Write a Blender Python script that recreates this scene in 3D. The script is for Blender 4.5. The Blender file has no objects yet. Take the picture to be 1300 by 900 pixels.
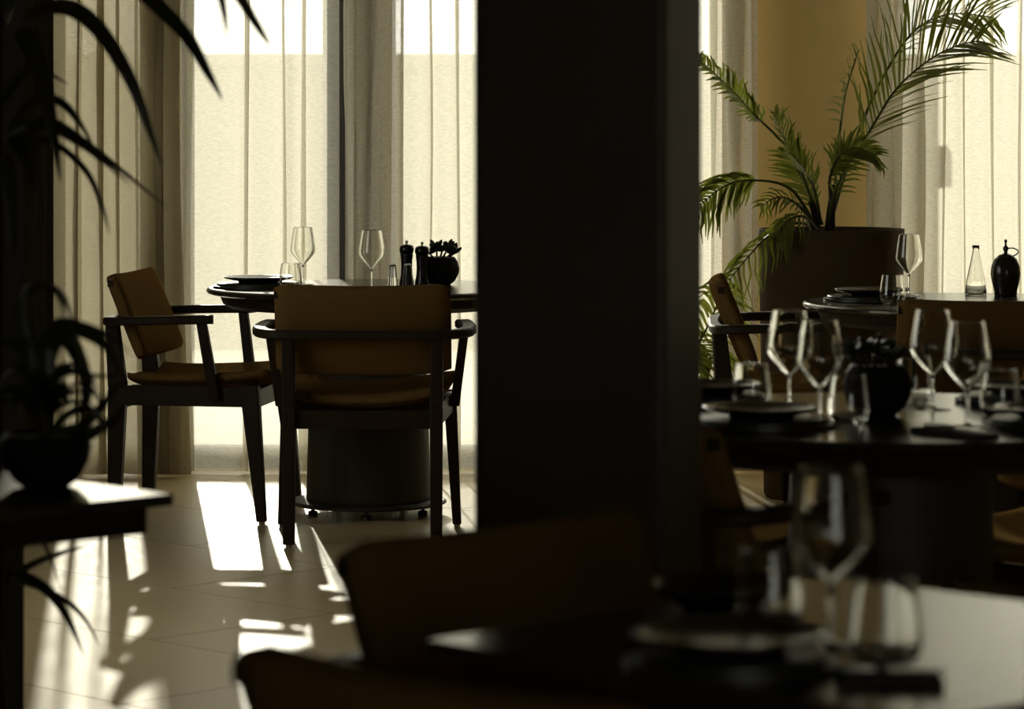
import bpy, bmesh, math, random
from mathutils import Vector, Matrix
PI = math.pi
sc = bpy.context.scene
C = sc.collection

# ------------------------------------------------------------------ camera, sky, sun, exposure
F, CX, HY, CH = 4200.0, 650.0, 147.0, 1.316          # focal length in px (1300 wide), principal column, horizon row, eye height
cam = bpy.data.cameras.new('camera')
cam.sensor_width = 36.0
cam.lens = 36.0 * F / 1300.0
cam.shift_y = -(450.0 - HY) / 1300.0
cam.clip_start = 0.05
cam.dof.use_dof = True
cam.dof.focus_distance = 10.9
cam.dof.aperture_fstop = 5.8
camo = bpy.data.objects.new('camera', cam); C.objects.link(camo)
camo.location = (0, 0, CH); camo.rotation_euler = (PI/2, 0, 0)
sc.camera = camo

world = bpy.data.worlds.new('sky'); sc.world = world; world.use_nodes = True
bg = world.node_tree.nodes['Background']
bg.inputs[0].default_value = (1.0, 0.975, 0.90, 1); bg.inputs[1].default_value = 3.1

SUN_SLOPE, SUN_DX = 0.232, 0.122                     # drop per metre towards the room, drift to the right per metre
sun = bpy.data.lights.new('sun', 'SUN'); sun.energy = 7.3; sun.angle = math.radians(0.6); sun.color = (1.0, 0.945, 0.83)
suno = bpy.data.objects.new('sun', sun); C.objects.link(suno)
suno.location = (0, 16, 4)
suno.rotation_euler = Vector((SUN_DX, -1, -SUN_SLOPE)).to_track_quat('-Z', 'Y').to_euler()

vs = sc.view_settings
vs.view_transform = 'Standard'; vs.look = 'None'; vs.gamma = 1.0; vs.use_curve_mapping = False
vs.exposure = 0.0
sc.cycles.transparent_max_bounces = 32
sc.cycles.max_bounces = 24
sc.cycles.transmission_bounces = 18
sc.cycles.glossy_bounces = 6
sc.cycles.diffuse_bounces = 5
sc.cycles.caustics_reflective = False
sc.cycles.caustics_refractive = False

def P(x, y, d):                                      # a point of the place from its picture column/row and its depth
    return Vector(((x - CX) / F * d, d, CH - (y - HY) / F * d))

# ------------------------------------------------------------------ materials
def mat(name):
    m = bpy.data.materials.new(name); m.use_nodes = True
    nt = m.node_tree; nt.nodes.clear()
    out = nt.nodes.new('ShaderNodeOutputMaterial')
    return m, nt, out
def node(nt, t, **kw):
    n = nt.nodes.new(t)
    for k, v in kw.items(): setattr(n, k, v)
    return n
def pbr(name, col, rough=0.5, spec=0.5, noise=None, bump=None, col2=None, stretch=(1, 1, 1), metallic=0.0, coat=0.0, tint=(1, 1, 1)):
    m, nt, out = mat(name)
    b = node(nt, 'ShaderNodeBsdfPrincipled')
    b.inputs['Base Color'].default_value = (*col, 1); b.inputs['Roughness'].default_value = rough
    b.inputs['Specular IOR Level'].default_value = spec; b.inputs['Metallic'].default_value = metallic
    b.inputs['Coat Weight'].default_value = coat; b.inputs['Specular Tint'].default_value = (*tint, 1)
    nt.links.new(b.outputs[0], out.inputs[0])
    if noise:
        tc = node(nt, 'ShaderNodeTexCoord'); mp = node(nt, 'ShaderNodeMapping'); mp.inputs['Scale'].default_value = stretch
        n = node(nt, 'ShaderNodeTexNoise'); n.inputs['Scale'].default_value = noise; n.inputs['Detail'].default_value = 5
        nt.links.new(tc.outputs['Object'], mp.inputs[0]); nt.links.new(mp.outputs[0], n.inputs['Vector'])
        r = node(nt, 'ShaderNodeMix', data_type='RGBA')
        r.inputs[6].default_value = (*col, 1); r.inputs[7].default_value = (*(col2 or [c * 0.6 for c in col]), 1)
        nt.links.new(n.outputs[0], r.inputs[0]); nt.links.new(r.outputs[2], b.inputs['Base Color'])
        if bump:
            bp = node(nt, 'ShaderNodeBump'); bp.inputs['Strength'].default_value = bump; bp.inputs['Distance'].default_value = 0.01
            nt.links.new(n.outputs[0], bp.inputs['Height']); nt.links.new(bp.outputs[0], b.inputs['Normal'])
    return m

M = {}
M['wood'] = pbr('dark_stained_wood', (0.034, 0.020, 0.010), 0.50, 0.20, noise=9, bump=0.06, col2=(0.016, 0.010, 0.006), stretch=(6, 6, 0.6))
M['top'] = pbr('dark_table_top', (0.034, 0.027, 0.019), 0.19, 0.5, noise=7, bump=0.02, col2=(0.022, 0.017, 0.012), stretch=(1, 8, 1), tint=(1, 0.92, 0.70))
M['drum'] = pbr('dark_drum_base', (0.045, 0.034, 0.022), 0.55, 0.4, noise=30, bump=0.03)
M['column'] = pbr('dark_lacquered_column', (0.050, 0.043, 0.030), 0.50, 0.3, noise=4, col2=(0.042, 0.036, 0.025))
M['matcolumn'] = pbr('matte_dark_column', (0.020, 0.016, 0.010), 0.95, 0.03, noise=4, col2=(0.016, 0.013, 0.008))
M['plaster'] = pbr('ochre_plaster', (0.70, 0.52, 0.235), 0.85, 0.2, noise=14, bump=0.08, col2=(0.62, 0.45, 0.195))
M['darkwall'] = pbr('dark_painted_wall', (0.36, 0.30, 0.20), 0.8, 0.2, noise=6, bump=0.03)
M['ceiling'] = pbr('plaster_ceiling', (0.20, 0.175, 0.125), 0.9, 0.2, noise=9, bump=0.03, col2=(0.17, 0.15, 0.105))
M["frame"] = pbr('dark_window_metal', (0.020, 0.018, 0.015), 0.45, 0.5, noise=20)
M['grout'] = pbr('tile_grout', (0.10, 0.08, 0.055), 0.9, 0.1, noise=60)
M['ceramic'] = pbr('dark_glazed_ceramic', (0.030, 0.026, 0.020), 0.22, 0.5, noise=18, col2=(0.020, 0.017, 0.013))
M['matpot'] = pbr('matte_clay_pot', (0.095, 0.062, 0.032), 0.85, 0.12, noise=12, bump=0.06, col2=(0.070, 0.046, 0.025))
M['blackpot'] = pbr('black_bowl_glaze', (0.018, 0.015, 0.011), 0.75, 0.15, noise=12)
M['soil'] = pbr('potting_soil', (0.030, 0.021, 0.013), 0.95, 0.1, noise=70, bump=0.8)
M['mill'] = pbr('black_lacquer_mill', (0.012, 0.010, 0.009), 0.25, 0.5, noise=15)
M['steel'] = pbr('brushed_steel', (0.55, 0.52, 0.46), 0.28, 0.5, metallic=1.0, noise=40, col2=(0.48, 0.45, 0.40))
M['napkin'] = pbr('charcoal_linen', (0.050, 0.045, 0.036), 0.9, 0.2, noise=120, bump=0.3)
M['slate'] = pbr('black_slate_mat', (0.020, 0.018, 0.015), 0.38, 0.5, noise=40, bump=0.05)
M['garden'] = pbr('garden_wall_render', (0.24, 0.21, 0.14), 0.9, 0.2, noise=5, bump=0.06, col2=(0.20, 0.175, 0.115))
M['terrace'] = pbr('pale_terrace_stone', (0.85, 0.82, 0.72), 0.7, 0.3, noise=4, col2=(0.80, 0.76, 0.66))
M['bark'] = pbr('cane_bark', (0.065, 0.048, 0.030), 0.9, 0.2, noise=40, bump=0.5)
M['outwood'] = pbr('weathered_teak', (0.22, 0.17, 0.11), 0.8, 0.2, noise=20)
M['whitecloth'] = pbr('white_cloth', (0.80, 0.78, 0.70), 0.9, 0.1, noise=80)

def floor_mat():
    m, nt, out = mat('polished_beige_tile')
    b = node(nt, 'ShaderNodeBsdfPrincipled')
    tc = node(nt, 'ShaderNodeTexCoord')
    n = node(nt, 'ShaderNodeTexNoise'); n.inputs['Scale'].default_value = 2.2; n.inputs['Detail'].default_value = 7
    n2 = node(nt, 'ShaderNodeTexNoise'); n2.inputs['Scale'].default_value = 45; n2.inputs['Detail'].default_value = 4
    nt.links.new(tc.outputs['Object'], n.inputs['Vector']); nt.links.new(tc.outputs['Object'], n2.inputs['Vector'])
    r = node(nt, 'ShaderNodeMix', data_type='RGBA')
    r.inputs[6].default_value = (0.58, 0.46, 0.255, 1); r.inputs[7].default_value = (0.49, 0.38, 0.20, 1)
    nt.links.new(n.outputs[0], r.inputs[0]); nt.links.new(r.outputs[2], b.inputs['Base Color'])
    b.inputs['Roughness'].default_value = 0.345; b.inputs['Specular Tint'].default_value = (1, 0.91, 0.68, 1); b.inputs['Specular IOR Level'].default_value = 0.5
    bp = node(nt, 'ShaderNodeBump'); bp.inputs['Strength'].default_value = 0.03; bp.inputs['Distance'].default_value = 0.01
    nt.links.new(n2.outputs[0], bp.inputs['Height']); nt.links.new(bp.outputs[0], b.inputs['Normal'])
    nt.links.new(b.outputs[0], out.inputs[0])
    return m
M['tile'] = floor_mat()

def sheer_mat(name, lo, hi, col):
    m, nt, out = mat(name)
    tc = node(nt, 'ShaderNodeTexCoord')
    mp = node(nt, 'ShaderNodeMapping'); mp.inputs['Scale'].default_value = (1, 1, 4)
    n = node(nt, 'ShaderNodeTexNoise'); n.inputs['Scale'].default_value = 55; n.inputs['Detail'].default_value = 3; n.inputs['Roughness'].default_value = 0.7
    nt.links.new(tc.outputs['Object'], mp.inputs[0]); nt.links.new(mp.outputs[0], n.inputs['Vector'])
    mr = node(nt, 'ShaderNodeMapRange'); mr.inputs[1].default_value = 0.3; mr.inputs[2].default_value = 0.7
    mr.inputs[3].default_value = lo; mr.inputs[4].default_value = hi   # how much thread there is at a spot
    nt.links.new(n.outputs[0], mr.inputs[0])
    tr = node(nt, 'ShaderNodeBsdfTransparent'); tr.inputs[0].default_value = (1, 0.985, 0.95, 1)
    tl = node(nt, 'ShaderNodeBsdfTranslucent'); tl.inputs[0].default_value = (*col, 1)
    df = node(nt, 'ShaderNodeBsdfDiffuse'); df.inputs[0].default_value = (*col, 1)
    mx = node(nt, 'ShaderNodeMixShader'); mx.inputs[0].default_value = 0.5
    nt.links.new(tl.outputs[0], mx.inputs[1]); nt.links.new(df.outputs[0], mx.inputs[2])
    m2 = node(nt, 'ShaderNodeMixShader')
    nt.links.new(mr.outputs[0], m2.inputs[0]); nt.links.new(tr.outputs[0], m2.inputs[1]); nt.links.new(mx.outputs[0], m2.inputs[2])
    nt.links.new(m2.outputs[0], out.inputs[0])
    return m
M['sheer'] = sheer_mat('sheer_linen', 0.62, 0.86, (0.75, 0.725, 0.625))
M['sheer_dense'] = sheer_mat('close_woven_linen', 0.84, 0.985, (0.52, 0.47, 0.34))
M['drape'] = pbr('brown_drape', (0.085, 0.070, 0.045), 0.9, 0.1, noise=150, bump=0.2)

def glass_mat(name, base, edge, tint, rough=0.02, power=3.0):
    m, nt, out = mat(name)
    lw = node(nt, 'ShaderNodeLayerWeight'); lw.inputs[0].default_value = 0.5
    pw = node(nt, 'ShaderNodeMath', operation='POWER'); pw.inputs[1].default_value = power
    nt.links.new(lw.outputs['Facing'], pw.inputs[0])
    mr = node(nt, 'ShaderNodeMapRange'); mr.inputs[3].default_value = base; mr.inputs[4].default_value = edge
    nt.links.new(pw.outputs[0], mr.inputs[0])
    tr = node(nt, 'ShaderNodeBsdfTransparent'); tr.inputs[0].default_value = (*tint, 1)
    gl = node(nt, 'ShaderNodeBsdfGlossy'); gl.inputs['Roughness'].default_value = rough
    mx = node(nt, 'ShaderNodeMixShader')
    nt.links.new(mr.outputs[0], mx.inputs[0]); nt.links.new(tr.outputs[0], mx.inputs[1]); nt.links.new(gl.outputs[0], mx.inputs[2])
    nt.links.new(mx.outputs[0], out.inputs[0])
    return m
def real_glass():
    m, nt, out = mat('clear_table_glass')
    g = node(nt, 'ShaderNodeBsdfGlass'); g.inputs['IOR'].default_value = 1.48; g.inputs['Roughness'].default_value = 0.0
    g.inputs['Color'].default_value = (0.99, 0.99, 0.975, 1)
    nt.links.new(g.outputs[0], out.inputs[0])
    return m
M['glass'] = real_glass()
M['pane'] = glass_mat('window_glass', 0.06, 0.7, (0.95, 0.96, 0.94), 0.0, 5.0)

def weave_mat():
    m, nt, out = mat('woven_paper_cord')
    b = node(nt, 'ShaderNodeBsdfPrincipled'); b.inputs['Roughness'].default_value = 1.0; b.inputs['Specular IOR Level'].default_value = 0.0
    tc = node(nt, 'ShaderNodeTexCoord')
    w1 = node(nt, 'ShaderNodeTexWave', wave_type='BANDS', bands_direction='X'); w1.inputs['Scale'].default_value = 75; w1.inputs['Distortion'].default_value = 0.6
    w2 = node(nt, 'ShaderNodeTexWave', wave_type='BANDS', bands_direction='DIAGONAL'); w2.inputs['Scale'].default_value = 70; w2.inputs['Distortion'].default_value = 0.8
    nt.links.new(tc.outputs['Object'], w1.inputs['Vector']); nt.links.new(tc.outputs['Object'], w2.inputs['Vector'])
    mu = node(nt, 'ShaderNodeMath', operation='MULTIPLY')
    nt.links.new(w1.outputs[1], mu.inputs[0]); nt.links.new(w2.outputs[1], mu.inputs[1])
    r = node(nt, 'ShaderNodeMix', data_type='RGBA')
    r.inputs[6].default_value = (0.145, 0.084, 0.028, 1); r.inputs[7].default_value = (0.215, 0.128, 0.044, 1)
    nt.links.new(mu.outputs[0], r.inputs[0]); nt.links.new(r.outputs[2], b.inputs['Base Color'])
    bp = node(nt, 'ShaderNodeBump'); bp.inputs['Strength'].default_value = 0.5; bp.inputs['Distance'].default_value = 0.004
    nt.links.new(mu.outputs[0], bp.inputs['Height']); nt.links.new(bp.outputs[0], b.inputs['Normal'])
    nt.links.new(b.outputs[0], out.inputs[0])
    return m
M['weave'] = weave_mat()

def leaf_mat(name, col, tcol, amount):
    m, nt, out = mat(name)
    b = node(nt, 'ShaderNodeBsdfPrincipled'); b.inputs['Roughness'].default_value = 0.42
    tc = node(nt, 'ShaderNodeTexCoord')
    n = node(nt, 'ShaderNodeTexNoise'); n.inputs['Scale'].default_value = 9
    nt.links.new(tc.outputs['Object'], n.inputs['Vector'])
    r = node(nt, 'ShaderNodeMix', data_type='RGBA')
    r.inputs[6].default_value = (*col, 1); r.inputs[7].default_value = (*[c * 0.55 for c in col], 1)
    nt.links.new(n.outputs[0], r.inputs[0]); nt.links.new(r.outputs[2], b.inputs['Base Color'])
    tl = node(nt, 'ShaderNodeBsdfTranslucent'); tl.inputs[0].default_value = (*tcol, 1)
    mx = node(nt, 'ShaderNodeMixShader'); mx.inputs[0].default_value = amount
    nt.links.new(b.outputs[0], mx.inputs[1]); nt.links.new(tl.outputs[0], mx.inputs[2]); nt.links.new(mx.outputs[0], out.inputs[0])
    return m
M['palm'] = leaf_mat('palm_leaf', (0.085, 0.115, 0.022), (0.28, 0.32, 0.045), 0.40)
M['dracaena'] = leaf_mat('dark_strap_leaf', (0.020, 0.024, 0.010), (0.06, 0.06, 0.015), 0.15)
M['succulent'] = leaf_mat('succulent_leaf', (0.030, 0.042, 0.014), (0.14, 0.15, 0.03), 0.25)

# ------------------------------------------------------------------ mesh helpers
def obj(name, bm, m, parent=None, smooth=False):
    me = bpy.data.meshes.new(name)
    bmesh.ops.recalc_face_normals(bm, faces=bm.faces)
    bm.to_mesh(me); bm.free()
    if smooth:
        for p in me.polygons: p.use_smooth = True
    me.materials.append(M[m])
    o = bpy.data.objects.new(name, me); C.objects.link(o)
    if parent: o.parent = parent
    return o
def tag(o, label, cat, group=None, kind=None):
    o['label'] = label; o['category'] = cat
    if group: o['group'] = group
    if kind: o['kind'] = kind
    return o
def thing(name, label, cat, loc=(0, 0, 0), rz=0, group=None):
    o = bpy.data.objects.new(name, None); C.objects.link(o)
    o.empty_display_size = 0.05
    o.location = loc; o.rotation_euler = (0, 0, rz)
    return tag(o, label, cat, group)
def dup(root, loc, rz, label=None, group=None):
    r = root.copy(); C.objects.link(r); r.location = loc; r.rotation_euler = (0, 0, rz)
    if label: r['label'] = label
    if group: r['group'] = group
    for ch in list(root.children):
        c = ch.copy(); C.objects.link(c); c.parent = r
        for g in list(ch.children):
            d = g.copy(); C.objects.link(d); d.parent = c
    return r
def frustum(bm, p0, s0, p1, s1, bev=0.0):            # square post from p0 (size s0 = w,d) to p1 (size s1)
    vs_ = []
    for p, s in ((p0, s0), (p1, s1)):
        for sx, sy in ((-1, -1), (1, -1), (1, 1), (-1, 1)):
            vs_.append(bm.verts.new((p[0] + sx * s[0] / 2, p[1] + sy * s[1] / 2, p[2])))
    fs = [bm.faces.new([vs_[i] for i in q]) for q in ((3, 2, 1, 0), (4, 5, 6, 7), (0, 1, 5, 4), (1, 2, 6, 5), (2, 3, 7, 6), (3, 0, 4, 7))]
    if bev:
        es = list({e for f in fs for e in f.edges})
        bmesh.ops.bevel(bm, geom=es, offset=bev, segments=2, affect='EDGES', profile=0.5)
def box(bm, x0, x1, y0, y1, z0, z1, bev=0.0):
    frustum(bm, ((x0 + x1) / 2, (y0 + y1) / 2, z0), (x1 - x0, y1 - y0), ((x0 + x1) / 2, (y0 + y1) / 2, z1), (x1 - x0, y1 - y0), bev)
def lathe(bm, prof, seg=40, c=(0, 0, 0)):            # prof = [(r, z)], closed at the axis where r == 0
    rings = []
    for r, z in prof:
        if r <= 1e-6: rings.append([bm.verts.new((c[0], c[1], c[2] + z))])
        else: rings.append([bm.verts.new((c[0] + r * math.cos(2 * PI * i / seg), c[1] + r * math.sin(2 * PI * i / seg), c[2] + z)) for i in range(seg)])
    for a, b in zip(rings, rings[1:]):
        for i in range(seg):
            j = (i + 1) % seg
            if len(a) == 1 and len(b) == 1: continue
            if len(a) == 1: bm.faces.new((a[0], b[i], b[j]))
            elif len(b) == 1: bm.faces.new((a[i], a[j], b[0]))
            else: bm.faces.new((a[i], a[j], b[j], b[i]))
def spline(pts, n):                                  # Catmull-Rom through pts
    pts = [Vector(p) for p in pts]; out = []
    for i in range(len(pts) - 1):
        p0 = pts[max(i - 1, 0)]; p1 = pts[i]; p2 = pts[i + 1]; p3 = pts[min(i + 2, len(pts) - 1)]
        for k in range(n):
            t = k / n
            out.append(0.5 * ((2 * p1) + (p2 - p0) * t + (2 * p0 - 5 * p1 + 4 * p2 - p3) * t * t + (3 * p1 - p0 - 3 * p2 + p3) * t ** 3))
    out.append(pts[-1]); return out
def tube(bm, pts, radii, seg=8):
    prev = None; n = len(pts)
    for i, p in enumerate(pts):
        t = (pts[min(i + 1, n - 1)] - pts[max(i - 1, 0)]).normalized()
        a = t.cross(Vector((0, 0, 1)))
        if a.length < 0.05: a = t.cross(Vector((1, 0, 0)))
        a.normalize(); b = t.cross(a)
        r = radii[i] if isinstance(radii, (list, tuple)) else radii
        ring = [bm.verts.new(p + (a * math.cos(2 * PI * k / seg) + b * math.sin(2 * PI * k / seg)) * r) for k in range(seg)]
        if prev:
            for k in range(seg): bm.faces.new((prev[k], prev[(k + 1) % seg], ring[(k + 1) % seg], ring[k]))
        else: bm.faces.new(ring[::-1])
        prev = ring
    bm.faces.new(prev)
def sweep_flat(bm, pts, w, h, bev=0.006):            # rounded rectangular bar along a nearly level path
    prev = None; n = len(pts)
    for i, p in enumerate(pts):
        t = pts[min(i + 1, n - 1)] - pts[max(i - 1, 0)]; t.z = 0; t.normalize()
        s = Vector((t.y, -t.x, 0)); ww = w[i] if isinstance(w, list) else w
        prof = [(-ww/2, -h/2 + bev), (-ww/2 + bev, -h/2), (ww/2 - bev, -h/2), (ww/2, -h/2 + bev), (ww/2, h/2 - bev), (ww/2 - bev, h/2), (-ww/2 + bev, h/2), (-ww/2, h/2 - bev)]
        ring = [bm.verts.new(p + s * a + Vector((0, 0, b))) for a, b in prof]
        if prev:
            for k in range(8): bm.faces.new((prev[k], prev[(k + 1) % 8], ring[(k + 1) % 8], ring[k]))
        else: bm.faces.new(ring[::-1])
        prev = ring
    bm.faces.new(prev)
def ribbon(bm, pts, width, fold=0.25, up=Vector((0, 0, 1)), taper=None):   # a folded strap leaf
    n = len(pts); prev = None
    for i, p in enumerate(pts):
        t = (pts[min(i + 1, n - 1)] - pts[max(i - 1, 0)]).normalized()
        s = t.cross(up)
        if s.length < 0.1: s = t.cross(Vector((1, 0.3, 0)))
        s.normalize(); nn = s.cross(t)
        u = i / (n - 1)
        w = width * (taper(u) if taper else max(0.03, min(1, 0.45 + 2.6 * u) * (1 - u ** 2.2)))
        ring = [bm.verts.new(p - s * w / 2 + nn * w * fold), bm.verts.new(p), bm.verts.new(p + s * w / 2 + nn * w * fold)]
        if prev:
            bm.faces.new((prev[0], prev[1], ring[1], ring[0])); bm.faces.new((prev[1], prev[2], ring[2], ring[1]))
        prev = ring

# ------------------------------------------------------------------ the setting
XL, XR, YB, YF, ZC = -2.3, 3.6, -1.6, 12.36, 2.9      # room: left, right, behind the camera, window facade, ceiling
def struct(name, bm, m, parent=None, smooth=False):
    o = obj(name, bm, m, parent, smooth)
    if not parent: o['kind'] = 'structure'
    return o
bm = bmesh.new(); box(bm, XL, XR, YB, YF, -0.06, -0.004); floor = struct('floor', bm, 'grout')

def clip(poly, inside, cut):
    out = []
    for i in range(len(poly)):
        a, b = poly[i - 1], poly[i]
        ia, ib = inside(a), inside(b)
        if ia != ib: out.append(cut(a, b))
        if ib: out.append(b)
    return out
def clip_rect(poly, x0, x1, y0, y1):
    for ax, lim, sgn in ((0, x0, 1), (0, x1, -1), (1, y0, 1), (1, y1, -1)):
        if not poly: return poly
        def ins(p): return (p[ax] - lim) * sgn >= 0
        def cut(a, b):
            t = (lim - a[ax]) / (b[ax] - a[ax]); return (a[0] + (b[0] - a[0]) * t, a[1] + (b[1] - a[1]) * t)
        poly = clip(poly, ins, cut)
    return poly
R2 = math.sqrt(0.5); TW, TL, GAP = 0.615, 1.24, 0.004
for k in range(-14, 12):
    n0, n1 = 5.235 + TW * k + GAP / 2, 5.235 + TW * (k + 1) - GAP / 2
    ms = 6.52 + 0.67 * k
    for j in range(-14, 14):
        m0 = ms + TL * j + GAP / 2; m1 = m0 + TL - GAP
        if m1 < -8 or m0 > 13: continue
        poly = [((n - m) * R2, (n + m) * R2) for n, m in ((n0, m0), (n1, m0), (n1, m1), (n0, m1))]
        poly = clip_rect(poly, XL, XR, YB, YF)
        if len(poly) < 3: continue
        area = abs(sum(poly[i - 1][0] * poly[i][1] - poly[i][0] * poly[i - 1][1] for i in range(len(poly)))) / 2
        if area < 0.004: continue
        bm = bmesh.new()
        lo = [bm.verts.new((x, y, -0.004)) for x, y in poly]; hi = [bm.verts.new((x, y, 0.0)) for x, y in poly]
        bm.faces.new(hi); bm.faces.new(lo[::-1])
        for i in range(len(poly)): bm.faces.new((lo[i - 1], lo[i], hi[i], hi[i - 1]))
        obj('floor_tile', bm, 'tile', floor)

bm = bmesh.new(); box(bm, XL, XR, YB, YF + 0.16, ZC, ZC + 0.12); struct('ceiling', bm, 'ceiling')
LY0, LY1, LZ0, LZ1 = 7.4, 9.4, 0.9, 2.4                # unseen side window, added to the left wall for fill light
bm = bmesh.new()
for q in ((YB, LY0, -0.06, ZC + 0.12), (LY1, YF + 0.16, -0.06, ZC + 0.12), (LY0, LY1, -0.06, LZ0), (LY0, LY1, LZ1, ZC + 0.12)): box(bm, XL - 0.12, XL, *q)
struct('wall_left', bm, 'darkwall')
bm = bmesh.new()
for q in ((LY0, LY0 + 0.05, LZ0, LZ1), (LY1 - 0.05, LY1, LZ0, LZ1), (LY0 + 0.05, LY1 - 0.05, LZ0, LZ0 + 0.05), (LY0 + 0.05, LY1 - 0.05, LZ1 - 0.05, LZ1)): box(bm, XL - 0.09, XL - 0.04, *q)
w = struct('window_6', bm, 'frame')
bm = bmesh.new(); box(bm, XL - 0.068, XL - 0.062, LY0 + 0.05, LY1 - 0.05, LZ0 + 0.05, LZ1 - 0.05); obj('pane', bm, 'pane', w)
bm = bmesh.new(); box(bm, -14, XL - 0.12, YB - 0.12, YF + 0.16, -0.10, -0.03); struct('ground_side', bm, 'terrace')
bm = bmesh.new(); box(bm, XR, XR + 0.12, YB, YF + 0.16, -0.06, ZC + 0.12); struct('wall_right', bm, 'darkwall')
DX0, DX1, DZ = 0.5, 2.3, 2.2                          # unseen glazed doors behind the camera, added to let fill light in
bm = bmesh.new(); box(bm, XL - 0.12, DX0, YB - 0.12, YB, -0.06, ZC + 0.12); box(bm, DX1, XR + 0.12, YB - 0.12, YB, -0.06, ZC + 0.12); box(bm, DX0, DX1, YB - 0.12, YB, DZ, ZC + 0.12); box(bm, DX0, DX1, YB - 0.12, YB, -0.06, -0.004)
struct('wall_behind', bm, 'darkwall')
for i, (a, b) in enumerate(((DX0, 1.4), (1.4, DX1))):
    bm = bmesh.new()
    for q in ((a, a + 0.06, 0, DZ), (b - 0.06, b, 0, DZ), (a + 0.06, b - 0.06, 0, 0.12), (a + 0.06, b - 0.06, DZ - 0.08, DZ)): box(bm, q[0], q[1], YB - 0.09, YB - 0.04, q[2], q[3])
    dr = struct('fill_door_%d' % (i + 1), bm, 'frame')
    bm = bmesh.new(); box(bm, a + 0.06, b - 0.06, YB - 0.068, YB - 0.062, 0.12, DZ - 0.08); obj('pane', bm, 'pane', dr)
bm = bmesh.new(); box(bm, -14, 16, -14, YB - 0.12, -0.10, -0.03); struct('ground_behind', bm, 'terrace')

def fx(px, y=YF): return (px - CX) / F * y
WIN = [(fx(75), fx(179)), (fx(236), fx(413)), (fx(497), fx(690)), (fx(735), fx(906)), (fx(1137), 3.0)]
HEAD, SILL = 2.65, 0.075
# the facade: header over all windows, ochre pier on the right, dark metal piers between the left windows
bm = bmesh.new(); box(bm, XL, XR, YF, YF + 0.16, HEAD, ZC); box(bm, WIN[3][1], WIN[4][0], YF, YF + 0.16, -0.06, HEAD); box(bm, 3.0, XR, YF, YF + 0.16, -0.06, HEAD)
struct('wall_back', bm, 'plaster')
piers = [(XL, WIN[0][0]), (WIN[0][1], WIN[1][0]), (WIN[1][1], WIN[2][0]), (WIN[2][1], WIN[3][0])]
for i, (a, b) in enumerate(piers):
    bm = bmesh.new(); box(bm, a, b, YF, YF + 0.16, -0.06, HEAD)
    struct('trim_%d' % (i + 1), bm, 'frame')
for i, (a, b) in enumerate(WIN):
    bm = bmesh.new()
    box(bm, a, b, YF + 0.04, YF + 0.13, -0.06, SILL)
    box(bm, a, b, YF + 0.04, YF + 0.13, HEAD - 0.04, HEAD)
    for xa, xb in ((a, a + 0.012), (b - 0.012, b)): box(bm, xa, xb, YF + 0.04, YF + 0.13, SILL, HEAD - 0.04)
    if b - a > 1.2:
        xm = a + 0.86; box(bm, xm - 0.02, xm + 0.02, YF + 0.05, YF + 0.12, SILL, HEAD - 0.04)
    w = struct('window_%d' % (i + 1), bm, 'frame')
    xs = [a + 0.012, b - 0.012] if b - a <= 1.2 else [a + 0.012, a + 0.84, a + 0.88, b - 0.012]
    for xa, xb in zip(xs[::2], xs[1::2]):
        bm = bmesh.new(); box(bm, xa, xb, YF + 0.082, YF + 0.088, SILL, HEAD - 0.04); obj('pane', bm, 'pane', w)

# outside: terrace and garden wall
bm = bmesh.new(); box(bm, -14, 16, YF + 0.16, 19.0, -0.10, -0.03); struct('ground', bm, 'terrace')
bm = bmesh.new(); box(bm, -14, 16, 19.0, 19.25, -0.10, 1.60); box(bm, -14, 16, 18.95, 19.30, 1.60, 1.67, 0.01); struct('wall_outside', bm, 'garden')

# dark square column in the middle of the view and its twin at the left edge
def column(label, p2, a, th, m='column'):
    bm = bmesh.new()
    c_, s_ = math.cos(th), math.sin(th)
    ctr = (p2[0] + (-c_ + s_) * a / 2, p2[1] + (s_ + c_) * a / 2)
    box(bm, -a/2, a/2, -a/2, a/2, 0.10, ZC, 0.012); box(bm, -a/2 - 0.008, a/2 + 0.008, -a/2 - 0.008, a/2 + 0.008, 0.0, 0.10, 0.003)
    o = obj('column', bm, m); o.location = (ctr[0], ctr[1], 0); o.rotation_euler = (0, 0, -th)
    return tag(o, label, 'column')
column('wide dark square column standing in the middle of the picture', (0.225, 4.85), 0.292, math.radians(14))
column('dark column at the far left edge behind the strap-leaved plant', (-0.957, 6.2), 0.30, 0.0, 'matcolumn')

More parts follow.
